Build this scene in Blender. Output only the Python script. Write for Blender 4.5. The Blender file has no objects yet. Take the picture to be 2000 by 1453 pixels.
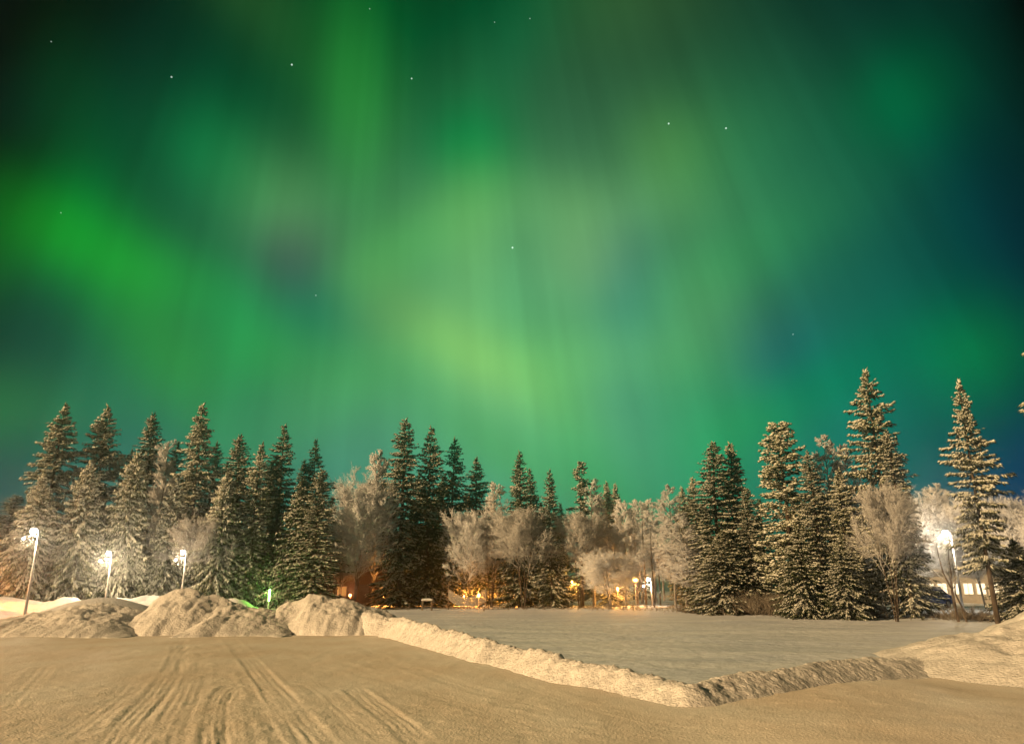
import bpy, math, random
import numpy as np
from mathutils import Vector, Matrix

sc = bpy.context.scene
COL = sc.collection
# ------------------------------------------------------------------ camera
FPX = 1456.0                       # focal length in photograph pixels (2000 wide)
PITCH = math.atan(424.0 / 1456.0)
EYE = 1.6
CR = np.array([1.0, 0, 0]); CU = np.array([0, -math.sin(PITCH), math.cos(PITCH)]); CW = np.array([0, math.cos(PITCH), math.sin(PITCH)])
cam_d = bpy.data.cameras.new('camera'); cam = bpy.data.objects.new('camera', cam_d); COL.objects.link(cam)
cam_d.sensor_width = 36.0; cam_d.lens = 36.0 * FPX / 2000.0
cam_d.clip_start = 0.1; cam_d.clip_end = 5000
cam.location = (0, 0, EYE); cam.rotation_euler = (math.pi / 2 + PITCH, 0, 0)
sc.camera = cam

def ray(px, py):
    return CR * (px - 1000) / FPX + CU * (726.5 - py) / FPX + CW
def direc(px, py):
    v = ray(px, py); return v / np.linalg.norm(v)
def at(px, py, Y):
    r = ray(px, py); s = Y / r[1]
    return np.array([r[0] * s, Y, EYE + r[2] * s])
def ground(px, py, z=0.0):
    r = ray(px, py); s = (z - EYE) / r[2]
    return np.array([r[0] * s, r[1] * s, z])

# ------------------------------------------------------------------ light
SUN_TO = Vector((-0.84, -0.46, 0.34)).normalized()      # towards the sodium lamps of the car park
sun_d = bpy.data.lights.new('sun', 'SUN'); sun = bpy.data.objects.new('sun', sun_d); COL.objects.link(sun)
sun_d.energy = 5.0; sun_d.angle = math.radians(1.2); sun_d.color = (1.0, 0.65, 0.305)
sun.rotation_euler = SUN_TO.to_track_quat('Z', 'Y').to_euler(); sun.location = (-20, -10, 12)

# aurora patches: direction (as photo pixel), spread along / across (px), turn (deg), colour
AUR = [(1000,700,420,420,0,0.0924,0.3531,0.1411),(250,1000,200,450,0,0.0072,0.0873,0.0603),(1675,900,200,450,0,-0.0054,0.1169,0.0927),(250,500,70,200,-60,0.0031,0.1695,-0.0047),(775,100,200,450,60,-0.0131,0.0071,-0.0089),(1450,300,150,150,0,0.0072,0.0877,0.0244),(925,1000,200,450,-90,0.0339,0.1436,0.1424),(100,0,110,320,60,-0.0015,-0.0154,-0.0093),(1975,1000,110,320,60,0.0044,0.0014,0.0864),(925,700,70,200,-60,0.1042,0.1380,-0.0103),(550,400,90,90,0,0.0448,0.1383,0.0368),(1150,400,70,200,-90,0.0399,0.0802,0.0177),(700,200,70,200,0,0.0132,0.1304,0.0109),(1375,1000,110,320,0,-0.0128,0.1172,0.0250),(100,1000,110,320,-90,0.0109,0.0399,0.0545),(1900,700,90,90,0,-0.0011,0.1004,0.0032),(1750,200,90,90,0,-0.0032,0.0655,0.0088),(1225,-50,150,150,0,0.0214,0.0459,0.0092),(400,300,90,90,0,0.0005,0.0871,0.0179),(625,600,90,90,0,-0.0359,-0.0485,0.0101),(925,300,90,90,0,-0.0386,0.0300,-0.0140),(550,700,70,200,-90,0.0012,0.0668,-0.0085),(2050,0,70,200,-30,-0.0017,-0.0180,-0.0123),(-50,800,70,200,-90,0.0134,0.1010,0.0130),(475,-50,70,200,-30,0.0116,0.0394,0.0047),(1000,900,70,200,-60,-0.0165,-0.0180,-0.0809),(175,400,70,200,0,-0.0029,0.0558,0.0054),(775,500,70,200,60,0.0215,0.1075,0.0031),(1450,500,70,200,60,0.0064,0.0697,0.0085),(325,700,70,200,-30,0.0058,0.0939,-0.0142),(-50,500,70,200,60,0.0012,0.0593,-0.0024),(1300,300,90,90,0,0.0308,0.0770,0.0031),(1150,500,90,90,0,0.0638,0.0839,0.0274),(2050,600,110,320,-30,-0.0030,-0.0096,0.0122),(1525,800,70,200,60,-0.0086,0.0545,-0.0224),(925,500,70,200,0,0.0441,0.0811,0.0109),(1150,700,70,200,-90,0.0352,0.0882,0.0012),(475,600,70,200,0,-0.0078,0.0843,0.0128),(625,800,70,200,60,0.0084,0.0767,0.0057),(1150,900,70,200,-30,-0.0112,0.0682,-0.0263),(1225,600,70,200,0,-0.0212,-0.0435,0.0307),(1525,700,90,90,0,-0.0064,-0.0502,0.0151),(1375,600,90,90,0,0.0240,0.0417,0.0121),(25,300,70,200,-90,-0.0010,-0.0166,-0.0052),(1000,100,70,200,30,-0.0023,0.0260,0.0087),(550,500,90,90,0,0.0162,-0.0617,0.0080)]
STARS = [(335,151,1.1),(570,127,1.2),(804,154,1.1),(722,18,.8),(966,44,.8),(1035,37,.8),(1306,242,1.2),(1418,251,1.2),(119,416,.8),(1001,484,1.3),(100,82,.8),(617,577,.9),(1549,653,.9)]
world = bpy.data.worlds.new('World'); sc.world = world; world.use_nodes = True
nt = world.node_tree; N = nt.nodes; LK = nt.links
N.clear()
out = N.new('ShaderNodeOutputWorld'); bg = N.new('ShaderNodeBackground'); LK.new(bg.outputs[0], out.inputs[0])
tc = N.new('ShaderNodeTexCoord')
# slow warping of the curtains so that they are not smooth ellipses
wn = N.new('ShaderNodeTexNoise'); wn.inputs['Scale'].default_value = 3.2; wn.inputs['Detail'].default_value = 2.5
LK.new(tc.outputs['Generated'], wn.inputs['Vector'])
ws = N.new('ShaderNodeVectorMath'); ws.operation = 'SUBTRACT'; LK.new(wn.outputs['Color'], ws.inputs[0]); ws.inputs[1].default_value = (.5, .5, .5)
wa = N.new('ShaderNodeVectorMath'); wa.operation = 'MULTIPLY_ADD'; LK.new(ws.outputs[0], wa.inputs[0]); wa.inputs[1].default_value = (.03, .03, .03); LK.new(tc.outputs['Generated'], wa.inputs[2])
acc = None
for (px, py, a, b, th, r, g, bl) in AUR:
    c = direc(px, py); u0 = CR - c * (CR @ c); u0 /= np.linalg.norm(u0); v0 = np.cross(c, u0)
    t = math.radians(th); u = u0 * math.cos(t) + v0 * math.sin(t); v = -u0 * math.sin(t) + v0 * math.cos(t)
    A = a / FPX; B = b / FPX
    mp = N.new('ShaderNodeMapping'); mp.vector_type = 'TEXTURE'
    LK.new(wa.outputs[0], mp.inputs['Vector'])
    mp.inputs['Location'].default_value = c
    mp.inputs['Rotation'].default_value = Matrix((u, v, c)).transposed().to_euler()
    mp.inputs['Scale'].default_value = (A, B, 2 * max(A, B))
    dt = N.new('ShaderNodeVectorMath'); dt.operation = 'DOT_PRODUCT'; LK.new(mp.outputs[0], dt.inputs[0]); LK.new(mp.outputs[0], dt.inputs[1])
    pw = N.new('ShaderNodeMath'); pw.operation = 'POWER'; pw.inputs[0].default_value = math.exp(-1); LK.new(dt.outputs['Value'], pw.inputs[1])
    ma = N.new('ShaderNodeVectorMath'); ma.operation = 'MULTIPLY_ADD'; LK.new(pw.outputs[0], ma.inputs[0]); ma.inputs[1].default_value = (r, g, bl)
    if acc is None: ma.inputs[2].default_value = (.0005, .012, .009)
    else: LK.new(acc.outputs[0], ma.inputs[2])
    acc = ma
# faint rays fanning out from the magnetic zenith
m = direc(820, -1300); e1 = CR - m * (CR @ m); e1 /= np.linalg.norm(e1); e2 = np.cross(m, e1)
def dotn(vec):
    n = N.new('ShaderNodeVectorMath'); n.operation = 'DOT_PRODUCT'; LK.new(tc.outputs['Generated'], n.inputs[0]); n.inputs[1].default_value = vec; return n.outputs['Value']
at2 = N.new('ShaderNodeMath'); at2.operation = 'ARCTAN2'; LK.new(dotn(e1), at2.inputs[0]); LK.new(dotn(e2), at2.inputs[1])
cx = N.new('ShaderNodeCombineXYZ'); LK.new(at2.outputs[0], cx.inputs[0]); LK.new(dotn(m), cx.inputs[1])
mp = N.new('ShaderNodeMapping'); LK.new(cx.outputs[0], mp.inputs['Vector']); mp.inputs['Scale'].default_value = (16, 1.3, 1)
rn = N.new('ShaderNodeTexNoise'); LK.new(mp.outputs[0], rn.inputs['Vector']); rn.inputs['Scale'].default_value = 1.0; rn.inputs['Detail'].default_value = 3.0
rm = N.new('ShaderNodeMapRange'); LK.new(rn.outputs['Fac'], rm.inputs['Value'])
rm.inputs['From Min'].default_value = .3; rm.inputs['From Max'].default_value = .7; rm.inputs['To Min'].default_value = .90; rm.inputs['To Max'].default_value = 1.11
pn = N.new('ShaderNodeTexNoise'); LK.new(tc.outputs['Generated'], pn.inputs['Vector']); pn.inputs['Scale'].default_value = 7.0; pn.inputs['Detail'].default_value = 3.0
pm = N.new('ShaderNodeMapRange'); LK.new(pn.outputs['Fac'], pm.inputs['Value']); pm.inputs['From Min'].default_value = .3; pm.inputs['From Max'].default_value = .7; pm.inputs['To Min'].default_value = .96; pm.inputs['To Max'].default_value = 1.06
pmm = N.new('ShaderNodeMath'); pmm.operation = 'MULTIPLY'; LK.new(rm.outputs[0], pmm.inputs[0]); LK.new(pm.outputs[0], pmm.inputs[1]); rm = pmm
rmul = N.new('ShaderNodeVectorMath'); rmul.operation = 'MULTIPLY'; LK.new(acc.outputs[0], rmul.inputs[0]); LK.new(rm.outputs[0], rmul.inputs[1])
pos = N.new('ShaderNodeVectorMath'); pos.operation = 'MAXIMUM'; LK.new(rmul.outputs[0], pos.inputs[0]); pos.inputs[1].default_value = (.0004, .0025, .0025)
acc = pos
for (px, py, k) in STARS:
    ds = N.new('ShaderNodeVectorMath'); ds.operation = 'DISTANCE'; LK.new(tc.outputs['Generated'], ds.inputs[0]); ds.inputs[1].default_value = direc(px, py)
    lt = N.new('ShaderNodeMath'); lt.operation = 'LESS_THAN'; LK.new(ds.outputs['Value'], lt.inputs[0]); lt.inputs[1].default_value = .0009 * k
    ma = N.new('ShaderNodeVectorMath'); ma.operation = 'MULTIPLY_ADD'; LK.new(lt.outputs[0], ma.inputs[0]); ma.inputs[1].default_value = (.36 * k * k, .44 * k * k, .40 * k * k); LK.new(acc.outputs[0], ma.inputs[2])
    acc = ma
# night air-glow: sky texture with the sun far below the horizon
nis = N.new('ShaderNodeTexSky'); nis.sky_type = 'NISHITA'; nis.sun_disc = False; nis.sun_elevation = math.radians(-4); nis.sun_rotation = math.radians(200)
nm = N.new('ShaderNodeVectorMath'); nm.operation = 'MULTIPLY_ADD'; LK.new(nis.outputs[0], nm.inputs[0]); nm.inputs[1].default_value = (.004, .004, .004); LK.new(acc.outputs[0], nm.inputs[2])
LK.new(nm.outputs[0], bg.inputs['Color']); bg.inputs['Strength'].default_value = 0.93

sc.view_settings.view_transform = 'Standard'; sc.view_settings.look = 'None'
sc.view_settings.exposure = 0.18; sc.view_settings.gamma = 1.0; sc.view_settings.use_curve_mapping = False
world.cycles.sampling_method = 'MANUAL'; world.cycles.sample_map_resolution = 128
sc.cycles.use_denoising = True; sc.cycles.use_adaptive_sampling = True; sc.cycles.adaptive_threshold = .015
sc.cycles.max_bounces = 5; sc.cycles.diffuse_bounces = 3; sc.cycles.glossy_bounces = 2; sc.cycles.transparent_max_bounces = 4
sc.cycles.sample_clamp_indirect = 4.0

# ------------------------------------------------------------------ helpers
def tag(o, label=None, cat=None, group=None, kind=None):
    if label: o['label'] = label
    if cat: o['category'] = cat
    if group: o['group'] = group
    if kind: o['kind'] = kind
    return o
def link(name, me, parent=None, loc=None):
    o = bpy.data.objects.new(name, me); COL.objects.link(o)
    if parent is not None: o.parent = parent
    if loc is not None: o.location = loc
    return o
def empty(name, loc, label, cat, group=None, rz=0.0):
    o = bpy.data.objects.new(name, None); COL.objects.link(o); o.location = loc; o.rotation_euler = (0, 0, rz); o.empty_display_size = .3
    return tag(o, label, cat, group)
def mesh_np(name, V, Fc, mat, smooth=True):
    """V (n,3); Fc (m,3) or (m,4)"""
    V = np.ascontiguousarray(V, dtype=np.float32); Fc = np.ascontiguousarray(Fc, dtype=np.int32); k = Fc.shape[1]
    me = bpy.data.meshes.new(name)
    me.vertices.add(len(V)); me.vertices.foreach_set('co', V.ravel())
    me.loops.add(Fc.size); me.loops.foreach_set('vertex_index', Fc.ravel())
    me.polygons.add(len(Fc)); me.polygons.foreach_set('loop_start', np.arange(len(Fc), dtype=np.int32) * k)
    me.polygons.foreach_set('use_smooth', np.full(len(Fc), smooth, dtype=bool))
    me.update(calc_edges=True); me.validate()
    me.materials.append(mat)
    return me
class MB:
    """collects polygons of one part"""
    def __init__(s): s.v = []; s.f = []
    def box(s, x0, x1, y0, y1, z0, z1):
        b = len(s.v)
        s.v += [(x0,y0,z0),(x1,y0,z0),(x1,y1,z0),(x0,y1,z0),(x0,y0,z1),(x1,y0,z1),(x1,y1,z1),(x0,y1,z1)]
        s.f += [(b,b+3,b+2,b+1),(b+4,b+5,b+6,b+7),(b,b+1,b+5,b+4),(b+1,b+2,b+6,b+5),(b+2,b+3,b+7,b+6),(b+3,b,b+4,b+7)]
        return s
    def prism(s, pts, y0, y1):          # polygon in xz, extruded along y
        b = len(s.v); n = len(pts)
        s.v += [(x, y0, z) for x, z in pts] + [(x, y1, z) for x, z in pts]
        s.f += [tuple(b + i for i in range(n)), tuple(b + n + i for i in reversed(range(n)))]
        s.f += [(b + i, b + n + i, b + n + (i + 1) % n, b + (i + 1) % n) for i in range(n)]
        return s
    def tube(s, pts, rad, n=8, cap=True):
        b = len(s.v); pts = [Vector(p) for p in pts]
        if not hasattr(rad, '__len__'): rad = [rad] * len(pts)
        for i, p in enumerate(pts):
            d = (pts[min(i + 1, len(pts) - 1)] - pts[max(i - 1, 0)]).normalized()
            a = d.orthogonal().normalized() if abs(d.z) > .9 else d.cross(Vector((0, 0, 1))).normalized()
            if abs(d.z) > .9: a = (Vector((1, 0, 0)) - d * d.x).normalized()
            c = d.cross(a)
            for k in range(n):
                t = 2 * math.pi * k / n
                s.v.append(tuple(p + (a * math.cos(t) + c * math.sin(t)) * rad[i]))
        for i in range(len(pts) - 1):
            for k in range(n):
                s.f.append((b + i*n + k, b + i*n + (k+1) % n, b + (i+1)*n + (k+1) % n, b + (i+1)*n + k))
        if cap:
            s.f.append(tuple(b + k for k in reversed(range(n)))); e = b + (len(pts)-1)*n
            s.f.append(tuple(e + k for k in range(n)))
        return s
    def lathe(s, prof, n=16, c=(0, 0, 0)):     # prof: (r,z)
        return s.tube([(c[0], c[1], c[2] + z) for r, z in prof], [max(r, 1e-4) for r, z in prof], n)
    def mesh(s, name, mat, smooth=False):
        me = bpy.data.meshes.new(name); me.from_pydata(s.v, [], s.f); me.update(); me.materials.append(mat)
        if smooth:
            for p in me.polygons: p.use_smooth = True
        return me
    def obj(s, name, mat, parent=None, loc=None, smooth=False):
        return link(name, s.mesh(name, mat, smooth), parent, loc)

def hashf(ix, iy, seed):
    h = (ix.astype(np.int64) * 374761393 + iy.astype(np.int64) * 668265263 + seed * 974711) & 0xffffffff
    h = ((h ^ (h >> 13)) * 1274126177) & 0xffffffff
    h = (h ^ (h >> 16)) & 0xffffff
    return h / float(0xffffff)
def vnoise(x, y, seed=0):
    ix = np.floor(x); iy = np.floor(y); fx = x - ix; fy = y - iy
    fx = fx * fx * fx * (fx * (fx * 6 - 15) + 10); fy = fy * fy * fy * (fy * (fy * 6 - 15) + 10)
    ix = ix.astype(np.int64); iy = iy.astype(np.int64)
    a = hashf(ix, iy, seed); b = hashf(ix + 1, iy, seed); c = hashf(ix, iy + 1, seed); d = hashf(ix + 1, iy + 1, seed)
    return (a * (1 - fx) + b * fx) * (1 - fy) + (c * (1 - fx) + d * fx) * fy - .5
def fbm(x, y, seed=0, octv=4, gain=.5):
    r = 0; a = 1.0
    for o in range(octv):
        r = r + a * vnoise(x * 2**o + 17.3 * o, y * 2**o - 9.1 * o, seed + o); a *= gain
    return r
def worley(x, y, seed=0):
    ix = np.floor(x).astype(np.int64); iy = np.floor(y).astype(np.int64); best = np.full(x.shape, 9.0)
    for dx in (-1, 0, 1):
        for dy in (-1, 0, 1):
            jx = ix + dx; jy = iy + dy
            qx = jx + hashf(jx, jy, seed); qy = jy + hashf(jx, jy, seed + 71)
            best = np.minimum(best, (x - qx)**2 + (y - qy)**2)
    return np.sqrt(best)
def polydist(X, Y, pts):
    """distance to a polyline, parameter (0..n-1) of the nearest point and signed side (+ = left of travel)"""
    best = np.full(X.shape, 1e9); par = np.zeros(X.shape); side = np.zeros(X.shape)
    for i in range(len(pts) - 1):
        ax, ay = pts[i][:2]; bx, by = pts[i+1][:2]; dx = bx-ax; dy = by-ay; L2 = dx*dx+dy*dy
        t = np.clip(((X-ax)*dx + (Y-ay)*dy) / L2, 0, 1); qx = X-(ax+t*dx); qy = Y-(ay+t*dy); d = np.hypot(qx, qy)
        m = d < best; best = np.where(m, d, best); par = np.where(m, i+t, par); side = np.where(m, np.sign(dx*qy-dy*qx), side)
    return best, par, side
def grid_obj(name, X, Y, Z, mat, cut=None):
    nr, nc = X.shape; V = np.stack([X, Y, Z if cut is None else np.maximum(Z, cut)], -1).reshape(-1, 3)
    I = np.arange(nr * nc).reshape(nr, nc); Q = np.stack([I[:-1, :-1], I[:-1, 1:], I[1:, 1:], I[1:, :-1]], -1).reshape(-1, 4)
    if cut is not None:
        up = (Z > cut).ravel(); Q = Q[up[Q].any(1)]
        used = np.unique(Q); mp_ = np.zeros(nr * nc, dtype=np.int64); mp_[used] = np.arange(len(used)); V = V[used]; Q = mp_[Q]
    return link(name, mesh_np(name, V, Q, mat))
def hfield(name, x0, x1, y0, y1, step, fn, mat, cut=-.03):
    X, Y = np.meshgrid(np.arange(x0, x1 + step, step), np.arange(y0, y1 + step, step))
    return grid_obj(name, X, Y, fn(X, Y), mat, cut)

# ------------------------------------------------------------------ materials
def mat_new(name):
    m_ = bpy.data.materials.new(name); m_.use_nodes = True
    return m_, m_.node_tree, m_.node_tree.nodes['Principled BSDF']
def noise_col(t, coord, scale, c0, c1, detail=4, lo=.35, hi=.65, stretch=None):
    n = t.nodes.new('ShaderNodeTexNoise'); n.inputs['Scale'].default_value = scale; n.inputs['Detail'].default_value = detail
    if stretch:
        mp_ = t.nodes.new('ShaderNodeMapping'); mp_.inputs['Scale'].default_value = stretch; t.links.new(coord, mp_.inputs['Vector']); coord = mp_.outputs[0]
    t.links.new(coord, n.inputs['Vector'])
    r = t.nodes.new('ShaderNodeValToRGB'); r.color_ramp.elements[0].position = lo; r.color_ramp.elements[1].position = hi
    r.color_ramp.elements[0].color = (*c0, 1); r.color_ramp.elements[1].color = (*c1, 1)
    t.links.new(n.outputs['Fac'], r.inputs[0]); return r.outputs[0], n
def simple(name, c0, c1=None, scale=6, rough=.7, bump=0, bscale=20, stretch=None, metal=0):
    m_, t, p = mat_new(name); co = t.nodes.new('ShaderNodeTexCoord').outputs['Object']
    c1 = c1 or tuple(min(1, k * 1.25) for k in c0)
    col, _ = noise_col(t, co, scale, c0, c1, stretch=stretch); t.links.new(col, p.inputs['Base Color'])
    p.inputs['Roughness'].default_value = rough; p.inputs['Metallic'].default_value = metal
    p.inputs['Specular IOR Level'].default_value = .25
    if bump:
        n = t.nodes.new('ShaderNodeTexNoise'); n.inputs['Scale'].default_value = bscale; n.inputs['Detail'].default_value = 5; t.links.new(co, n.inputs['Vector'])
        b = t.nodes.new('ShaderNodeBump'); b.inputs['Strength'].default_value = 1.0; b.inputs['Distance'].default_value = bump
        t.links.new(n.outputs['Fac'], b.inputs['Height']); t.links.new(b.outputs[0], p.inputs['Normal'])
    return m_
def emis(name, col, strength):
    m_, t, p = mat_new(name); p.inputs['Base Color'].default_value = (.8, .8, .8, 1)
    p.inputs['Emission Color'].default_value = (*col, 1); p.inputs['Emission Strength'].default_value = strength
    return m_
def frosted(name, dark, frost, lo, hi, rough=.8):
    """surface colour with hoarfrost where it faces up (frost settles there) and in patches"""
    m_, t, p = mat_new(name); g = t.nodes.new('ShaderNodeNewGeometry'); co = t.nodes.new('ShaderNodeTexCoord').outputs['Object']
    sx = t.nodes.new('ShaderNodeSeparateXYZ'); t.links.new(g.outputs['Normal'], sx.inputs[0])
    n = t.nodes.new('ShaderNodeTexNoise'); n.inputs['Scale'].default_value = 2.5; n.inputs['Detail'].default_value = 4; t.links.new(co, n.inputs['Vector'])
    ad = t.nodes.new('ShaderNodeMath'); ad.operation = 'MULTIPLY_ADD'; t.links.new(n.outputs['Fac'], ad.inputs[0]); ad.inputs[1].default_value = 1.1; t.links.new(sx.outputs[2], ad.inputs[2])
    mr = t.nodes.new('ShaderNodeMapRange'); t.links.new(ad.outputs[0], mr.inputs['Value']); mr.inputs['From Min'].default_value = lo; mr.inputs['From Max'].default_value = hi
    mx = t.nodes.new('ShaderNodeMix'); mx.data_type = 'RGBA'; t.links.new(mr.outputs[0], mx.inputs['Factor'])
    mx.inputs['A'].default_value = (*dark, 1); mx.inputs['B'].default_value = (*frost, 1)
    t.links.new(mx.outputs['Result'], p.inputs['Base Color']); p.inputs['Roughness'].default_value = rough; p.inputs['Specular IOR Level'].default_value = .15
    return m_
M = {}
M['snow'] = simple('snow', (.74, .74, .77), (.86, .86, .88), scale=2.2, rough=.65, bump=.05, bscale=9)
M['pile_snow'] = simple('ploughed_snow', (.68, .66, .65), (.86, .84, .83), scale=3.0, rough=.7, bump=.035, bscale=16)
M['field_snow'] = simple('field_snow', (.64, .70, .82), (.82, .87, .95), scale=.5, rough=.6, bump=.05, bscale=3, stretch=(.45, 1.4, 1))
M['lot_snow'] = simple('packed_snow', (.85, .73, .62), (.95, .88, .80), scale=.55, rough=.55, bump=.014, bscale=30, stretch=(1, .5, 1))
M['tree_snow'] = simple('branch_snow', (.74, .75, .68), (.88, .88, .84), scale=3, rough=.7)
M['needle'] = frosted('needles', (.020, .036, .010), (.46, .48, .34), .85, 1.7)
M['needle_frost'] = frosted('frosted_needles', (.030, .045, .014), (.60, .62, .44), .45, 1.35)
M['twig'] = frosted('frosted_twigs', (.66, .67, .71), (.91, .92, .95), .1, .8)
M['twig_brown'] = frosted('brown_frosted_twigs', (.29, .28, .275), (.76, .76, .78), .3, 1.05)
M['brush'] = frosted('dry_brush', (.09, .07, .05), (.40, .36, .31), .6, 1.5)
M['bark'] = simple('bark', (.045, .032, .022), (.13, .10, .075), scale=9, rough=.9, bump=.02, bscale=30, stretch=(1, 1, .2))
M['bark_pale'] = simple('frosted_bark', (.10, .085, .07), (.42, .39, .36), scale=5, rough=.9, stretch=(1, 1, .35))
M['far'] = simple('far_forest', (.02, .028, .018), (.10, .10, .085), scale=.6, rough=.9)
M['metal'] = simple('galvanised_steel', (.30, .30, .31), (.45, .45, .46), scale=12, rough=.45, metal=.6)
M['white_metal'] = simple('white_metal', (.55, .55, .55), (.7, .7, .7), scale=9, rough=.5)
M['lamp_white'] = emis('lamp_glass_white', (1.0, .90, .72), 55)
M['lamp_orange'] = emis('lamp_glass_orange', (1.0, .40, .07), 4.5)
M['lamp_green'] = emis('lamp_glass_green', (.55, 1.0, .30), 8)
M['lamp_red'] = emis('lamp_glass_red', (1.0, .16, .03), 6)
M['window'] = emis('lit_window', (1.0, .80, .52), 1.5)
M['window_warm'] = emis('lit_window_warm', (1.0, .40, .08), .45)
M['plank'] = simple('stained_planks', (.16, .085, .04), (.30, .17, .08), scale=4, rough=.8, stretch=(6, 6, .4))
M['wall_pale'] = simple('pale_render', (.50, .46, .40), (.60, .56, .50), scale=3, rough=.85)
M['frame'] = simple('white_frame', (.6, .58, .55), (.7, .68, .65), rough=.6)
M['dark'] = simple('dark_rubber', (.02, .02, .02), (.04, .04, .04), rough=.8)
M['net'] = simple('net_cord', (.42, .40, .37), (.62, .60, .57), scale=20, rough=.9)
M['wood'] = simple('weathered_wood', (.14, .11, .08), (.26, .21, .16), scale=6, rough=.85, stretch=(1, 1, 5))
M['blue_paint'] = simple('blue_car_paint', (.02, .07, .30), (.03, .09, .36), rough=.3)
M['glass'] = simple('car_glass', (.02, .025, .03), (.03, .035, .04), rough=.1)

# ------------------------------------------------------------------ the ground
rows = 360; cols = 620
yy = 6.0 * (33.0 / 6.0) ** np.linspace(0, 1, rows)               # finer near the viewer
uu = np.linspace(-1.0, 1.0, cols)
GY = np.repeat(yy[:, None], cols, 1); GX = uu[None, :] * (GY * .86 + 1.0)
def lot_z(X, Y):
    z = .05 * fbm(X * .16, Y * .16, 3, 3) + .12 * fbm(X * .22 + 4, Y * .3, 4, 3) * np.clip((X + 1) / 5, 0, 1) + .018 * fbm(X * .9, Y * .45, 5, 4) + .006 * fbm(X * 6, Y * 6, 9, 3)
    s = worley(X * 2.2, Y * 2.2, 31); z += .010 * np.clip(.28 - s, 0, 1) / .28 * (vnoise(X * .4, Y * .4, 8) > .08)
    return z
def spline(pts, n=28):
    P = np.array([p[:2] for p in pts]); P = np.vstack([2*P[0]-P[1], P, 2*P[-1]-P[-2]]); o = []
    for i in range(1, len(P) - 2):
        for t in np.linspace(0, 1, max(2, n // (len(P)-3)), endpoint=False):
            o.append(.5 * (2*P[i] + (P[i+1]-P[i-1])*t + (2*P[i-1]-5*P[i]+4*P[i+1]-P[i+2])*t*t + (3*P[i]-P[i-1]-3*P[i+1]+P[i+2])*t**3))
    o.append(P[-2]); return np.array(o)
GZ = lot_z(GX, GY)
# tyre tracks: photo pixels of the middle of each rut, half width (m), number of ribs, depth
TRACKS = [([(205,1470),(262,1400),(312,1345),(345,1290),(352,1246)], .20, 4, 1.0), ([(262,1470),(318,1385),(352,1325),(362,1265),(356,1246)], .17, 3, .7),
          ([(418,1475),(420,1410),(430,1362),(452,1338),(466,1346)], .17, 4, .85), ([(452,1475),(447,1410),(449,1370),(462,1350)], .12, 3, .9),
          ([(640,1475),(590,1410),(545,1355),(500,1305),(462,1262),(447,1245)], .22, 4, 1.0), ([(575,1475),(540,1410),(505,1350),(478,1305)], .17, 3, .7),
          ([(845,1470),(780,1410),(725,1370),(688,1343)], .19, 4, 1.0), ([(770,1475),(700,1420),(640,1370),(600,1335)], .16, 3, .5),
          ([(80,1475),(150,1420),(230,1362),(262,1330)], .2, 3, .45), ([(-30,1420),(40,1350),(90,1300)], .22, 3, .5),
          ([(690,1262),(760,1290),(860,1325),(960,1355),(1100,1400)], .2, 3, .45), ([(640,1290),(760,1330),(900,1372),(1050,1425)], .2, 3, .35),
          ([(900,1290),(1040,1345),(1180,1390),(1340,1425),(1500,1440)], .22, 3, .35), ([(330,1475),(360,1400),(385,1340),(395,1290)], .18, 3, .45),
          ([(1080,1475),(1200,1440),(1400,1405),(1650,1385)], .25, 3, .5), ([(1250,1475),(1450,1430),(1750,1405)], .25, 3, .45)]
for pl, hw, ribs, dep in TRACKS:
    sp = spline([ground(*p) for p in pl]); mn = sp.min(0) - .6; mx = sp.max(0) + .6
    msk = (GX > mn[0]) & (GX < mx[0]) & (GY > mn[1]) & (GY < mx[1])
    d, par, sd = polydist(GX[msk], GY[msk], sp); u = d * sd
    inside = np.clip((hw - d) / .04, 0, 1); rim = np.exp(-((d - hw - .05) / .045)**2)
    fade = np.clip(np.minimum(par, len(sp) - 1 - par) / 2.0, 0, 1) * np.clip(.8 + 1.4 * fbm(GX[msk] * .6, GY[msk] * .45, 77, 3), .25, 1.1)
    GZ[msk] += .46 * dep * fade * (inside * (-.012 + .016 * np.tanh(1.8 * np.cos(2 * math.pi * u * ribs / (2 * hw) + 2.2 * vnoise(par * .35, u * 3, 19))) * np.clip(.7 + 1.8 * vnoise(u * 14, par * .5, 21), 0, 1.5) + .0) + .02 * rim * (.6 + vnoise(GX[msk] * 5, GY[msk] * 5, 13)))
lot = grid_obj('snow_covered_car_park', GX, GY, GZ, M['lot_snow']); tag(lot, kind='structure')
# ground sheet out to the horizon
g = MB(); g.v = [(-1500, -300, -.12), (1500, -300, -.12), (1500, 2500, -.12), (-1500, 2500, -.12)]; g.f = [(0, 1, 2, 3)]
tag(g.obj('ground', M['snow']), kind='structure')

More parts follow.
